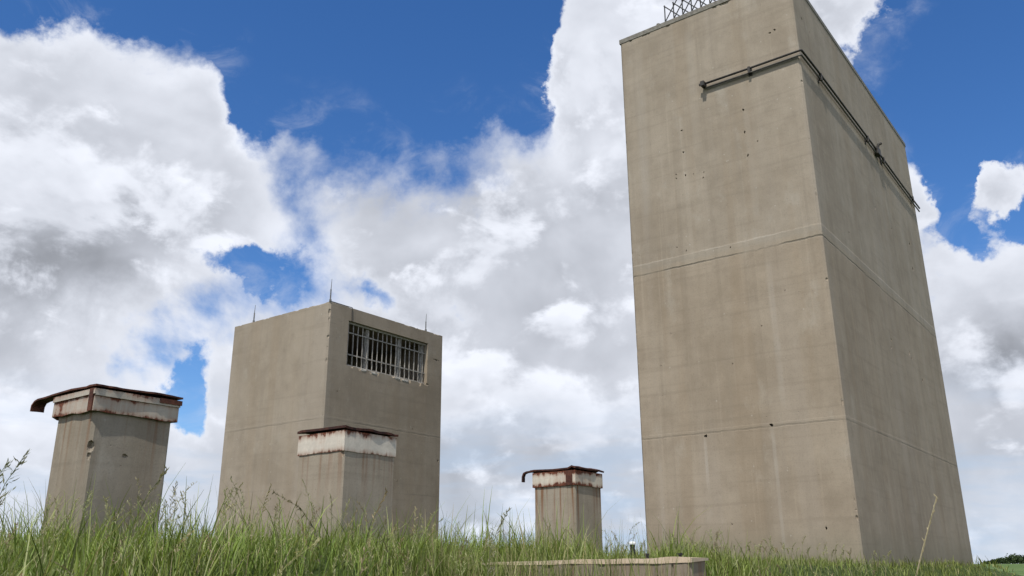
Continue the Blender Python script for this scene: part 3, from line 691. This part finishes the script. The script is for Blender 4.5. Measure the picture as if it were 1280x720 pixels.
def grass():
    rg = np.random.default_rng(11)
    V, Q, T = [], [], []; off = 0
    def add(v, q, t):
        nonlocal off
        V.append(v); Q.append(q+off); T.append(t); off += len(v)
    def scatter(n, d0, d1, a0=-56, a1=56):
        d = np.sqrt(rg.uniform(d0*d0, d1*d1, n)); a = np.radians(rg.uniform(a0, a1, n))
        x, y = d*np.sin(a), d*np.cos(a); k = ~footprint_mask(x, y, .01)
        return x[k], y[k]
    # loose blades and tufts pushing up in front of the curb
    n = 4200; lx = rg.uniform(-2.7, .2, n)**1.0; ly = -np.abs(rg.normal(.05, .45, n)) - .03
    keep = rg.uniform(size=n) < np.clip(.25 + .75*(-lx-.9)/1.4 + .35*np.sin(lx*9), .16, 1); lx, ly = lx[keep], ly[keep]; m = len(lx)
    x = 1.532 + lx*CY + ly*SY; y = 7.852 - lx*SY + ly*CY; z = height(x, y)
    c = np.array([[.14, .19, .045]])*np.ones((m, 3)); c = np.where((rg.uniform(size=m) < .3)[:, None], np.array([[.31, .29, .15]]), c)*rg.uniform(.5, 1.3, (m, 1))
    add(*ribbons(np.stack([x, y, z-.02], -1), np.clip(.10-z, .25, 1)*rg.uniform(.7, 1.45, m), rg.uniform(.0, .2, m), rg.uniform(0, 2*np.pi, m), .008*rg.uniform(.6, 1.4, m), np.abs(rg.normal(0, .2, m)), c, 4))
    for (n, d0, d1, w, seg) in GRASS_BANDS:
        x, y = scatter(n, d0, d1); m = len(x); z = height(x, y)
        s_r = x*CY - y*SY; dd = np.hypot(x, y)
        pn = patch_noise(x, y, 1.1, .7); pn2 = patch_noise(x, y, .45, 2.7); pn3 = patch_noise(x, y, 4.3, 1.9)
        right = sst(4.9, 2.6, -s_r)                                  # the bank towards the right is grazed shorter
        lo = sst(8.5, 6.0, -s_r)*sst(9, 13, dd)                      # shorter sward round the tall tower
        slab = sst(3.2, 1.0, np.hypot((x-.1)*.55, y-6.7))               # thin growth in front of the curb
        h = (.325 + .10*pn + .06*pn2 + .09*pn3)*(1-.30*right)*(1-.45*lo)*(1-.15*slab)*(1-.25*sst(.0, 2.5, x)*sst(9, 12, dd))*rg.uniform(.45, 1.2, m)*(1-.75*sst(.488, .515, np.arctan2(x, y)))
        tall = rg.uniform(size=m); h = np.where(tall < .20, h*1.45, h); h = np.where(tall < .08, h*1.45, h)
        pth = np.abs((x-1.0)*.991 - (y-8.2)*.136); h = h*(1-.55*sst(.5, .25, pth)*sst(8.4, 8.9, y)*sst(13.6, 13.2, y))   # flattened strip up to the standpipe
        dry = rg.uniform(size=m)
        base = np.array([[.130, .195, .036]]); c = base*np.ones((m, 3))
        mixk = np.clip(.5+.5*pn2+rg.normal(0, .35, m), 0, 1)[:, None]
        c = c*(1-mixk) + np.array([[.205, .255, .060]])*mixk
        c = np.where((dry < .16)[:, None], np.array([[.29, .32, .14]]), c)
        c = np.where((dry > .95)[:, None], np.array([[.36, .315, .19]]), c)
        lk = (lo*rg.uniform(.2, .9, m))[:, None]*.45
        c = c*(1-lk) + np.array([[.20, .19, .08]])*lk
        c = c*rg.uniform(.42, 1.25, (m, 1))*(1+.20*pn3)[:, None]
        add(*ribbons(np.stack([x, y, z-.02], -1), h, rg.uniform(.02, .38, m), rg.uniform(0, 2*np.pi, m), w*rg.uniform(.6, 1.5, m), np.abs(rg.normal(0, .30, m)), c, seg))
    o = np_mesh('meadow_grass', np.concatenate(V), np.concatenate(Q), np.concatenate(T), M_grass)
    tag(o, 'rough green meadow grass growing round all the concrete structures', 'grass', kind='stuff')
GRASS_BANDS = [(34000, 1.1, 5.0, .0115, 5), (75000, 5.0, 12.0, .011, 4), (90000, 12.0, 26.0, .012, 3), (60000, 26.0, 60.0, .03, 2)]
grass()

def panicle_arrays(rg, base, h, lean, az, spread, col_s, col_h, width=.005, nbr=26, drop=.5, spk=1.0):
    """one seeding stalk: (stem arrays), (head arrays)"""
    u = np.linspace(0, 1, 9); dx, dy = math.sin(az), math.cos(az)
    o = (lean*u + drop*.35*np.clip(u-.55, 0, 1)**2*4)*h; up = h*(u - .22*drop*np.clip(u-.6, 0, 1)**2*5)
    cl = np.stack([base[0]+dx*o, base[1]+dy*o, base[2]+up], -1)
    def ribbon(p, w0, w1, wa):
        n = len(p); w = np.linspace(w0, w1, n)*.5; off = np.stack([np.sin(wa)*w, np.cos(wa)*w, 0*w], -1)
        v = np.stack([p-off, p+off], 1).reshape(-1, 3); i = np.arange(n*2).reshape(n, 2)
        return v, np.stack([i[:-1, 0], i[:-1, 1], i[1:, 1], i[1:, 0]], -1)
    sv, sq = ribbon(cl, width, width*.4, az+1.5); sv2, sq2 = ribbon(cl, width, width*.4, az)
    stem = (np.concatenate([sv, sv2]), np.concatenate([sq, sq2+len(sv)]))
    hv, hq, off = [], [], 0
    for k in range(nbr):
        f = .62 + .38*(k/(nbr-1)); i = min(int(f*8), 7); fr = f*8-i; p0 = cl[i]*(1-fr)+cl[i+1]*fr
        a = rg.uniform(0, 6.28) if k % 2 else az + rg.normal(0, .8); L = spread*h*(1.05-f)*2.0*rg.uniform(.4, 1.0)+.012*spk
        nsp = rg.integers(2, 5)
        for s in range(nsp):
            q = (s+1)/nsp; c = p0 + np.array([math.sin(a)*L*q*.75, math.cos(a)*L*q*.75, L*q*.85 - L*q*q*.75*drop])
            l = rg.uniform(.010, .019)*spk; w = rg.uniform(.0028, .0045)*spk; wa = rg.uniform(0, np.pi)
            t = np.array([math.sin(a)*.35, math.cos(a)*.35, .75-drop*1.1*q+rg.normal(0, .3)]); t /= np.linalg.norm(t)
            sd_ = np.array([math.sin(wa)*w, math.cos(wa)*w, 0])
            hv.append(np.stack([c-t*l, c-sd_, c+t*l, c+sd_])); hq.append(np.array([[0, 1, 2, 3]])+off); off += 4
        bv, bq = ribbon(np.stack([p0, p0*.5+c*.5+np.array([0, 0, .15*L]), c]), .0016, .001, a+1.5)
        hv.append(bv); hq.append(bq+off); off += len(bv)
    head = (np.concatenate(hv), np.concatenate(hq))
    return stem, head

def seeding_stuff():
    rg = np.random.default_rng(23); V, Q, T = [], [], []; off = 0
    def put(n, d0, d1, a0, a1, hs):
        nonlocal off
        d = rg.uniform(d0, d1, n); a = np.radians(rg.uniform(a0, a1, n)); x, y = d*np.sin(a), d*np.cos(a)
        k = ~footprint_mask(x, y, .05); x, y = x[k], y[k]; z = height(x, y)
        for i in range(len(x)):
            s_r = x[i]*CY - y[i]*SY; right = float(sst(5.5, 3.0, -s_r)); h = hs*rg.uniform(.75, 1.15)*(1-.32*right)
            st, hd = panicle_arrays(rg, (x[i], y[i], z[i]), h, rg.uniform(.02, .22), rg.uniform(0, 6.28), .09, None, None, .0045, int(rg.integers(12, 24)), rg.uniform(.2, .75))
            tone = rg.uniform(.7, 1.25); ripe = rg.uniform()**2
            for (v, q), c in ((st, (.15, .19, .07)), (hd, np.array((.33, .34, .18))*(1-ripe)+np.array((.33, .25, .17))*ripe)):
                V.append(v); Q.append(q+off); T.append(np.ones((len(v), 3))*np.array(c)*tone); off += len(v)
    for a in SEEDERS: put(*a)
    o = np_mesh('seeding_grass', np.concatenate(V), np.concatenate(Q), np.concatenate(T), M_grass)
    tag(o, 'thin seeding stems scattered through the meadow grass', 'grass', kind='stuff')
SEEDERS = [(170, 4.0, 9.0, -38, -2, .68), (90, 4.5, 9.0, -8, 10, .60), (160, 8.0, 16.0, -40, 20, .50), (260, 12.0, 19.0, 4, 34, .34), (60, 2.2, 4.0, -38, 12, .72)]
seeding_stuff()

def stalk(label, d, a0, a1, ztip, drop, spread, cs, ch, width=.006, nbr=30, seed=1, spk=1.0):
    """a tall grass stalk that stands out on its own: foot bearing, tip bearing, distance and tip height"""
    rg = np.random.default_rng(seed); x, y = d*math.sin(R(a0)), d*math.cos(R(a0)); z = float(height(x, y))
    tx, ty = d*math.sin(R(a1)), d*math.cos(R(a1)); az = math.atan2(tx-x, ty-y); h = (ztip-z+.02)/(1-.22*drop*.8)
    lean = math.hypot(tx-x, ty-y)/h - drop*.35*.81
    t = thing('grass_stalk', label, 'grass stalk', (x, y, z), 0, 'tall grass stalks standing above the meadow')
    st, hd = panicle_arrays(rg, (0, 0, -.02), h, lean, az, spread, None, None, width, nbr, drop, spk)
    for nm, (v, q), c in (('stem', st, cs), ('seed_head', hd, ch)):
        o = np_mesh(nm, v, q, np.ones((len(v), 3))*np.array(c), M_grass); o.parent = t
GRN, TAN, STRAW = (.10, .135, .055), (.19, .165, .10), (.46, .40, .27)
stalk('dry straw-coloured stalk leaning across the right face of the tall tower', 2.4, 17.2, 25.6, .165, .05, .0015, STRAW, STRAW, .0065, 30, 1, .42)
stalk('pale stalk bent low over the grass in front of the blockhouse', 3.0, -19.5, -12.2, .10, .5, .02, (.36, .37, .18), (.42, .40, .22), .008, 22, 2)
stalk('tall drooping green seed stalk at the far left edge of the meadow', 4.2, -31.2, -30.1, .44, .35, .10, GRN, (.20, .21, .12), .006, 40, 3)
stalk('feathery seed stalk just left of the lidded air shaft', 4.4, -30.2, -29.3, .50, .35, .10, GRN, (.20, .20, .12), .006, 42, 4)
stalk('drooping seed stalk against the sky between air shaft and blockhouse', 4.8, -23.4, -21.6, .50, .4, .10, GRN, (.22, .205, .12), .006, 40, 5)
stalk('arching green stalk in front of the left corner of the middle air shaft', 4.6, -13.2, -15.2, .38, .8, .05, GRN, TAN, .006, 30, 6)
stalk('pale plumed stalk against the sky left of the small rust-streaked air shaft', 5.2, -1.5, -.3, .34, .4, .07, (.20, .21, .12), (.28, .26, .17), .006, 38, 7)
stalk('tan ripe stalk rising before the right face of the middle air shaft', 4.7, -9.8, -8.2, .40, .3, .04, TAN, (.30, .24, .15), .006, 26, 8)
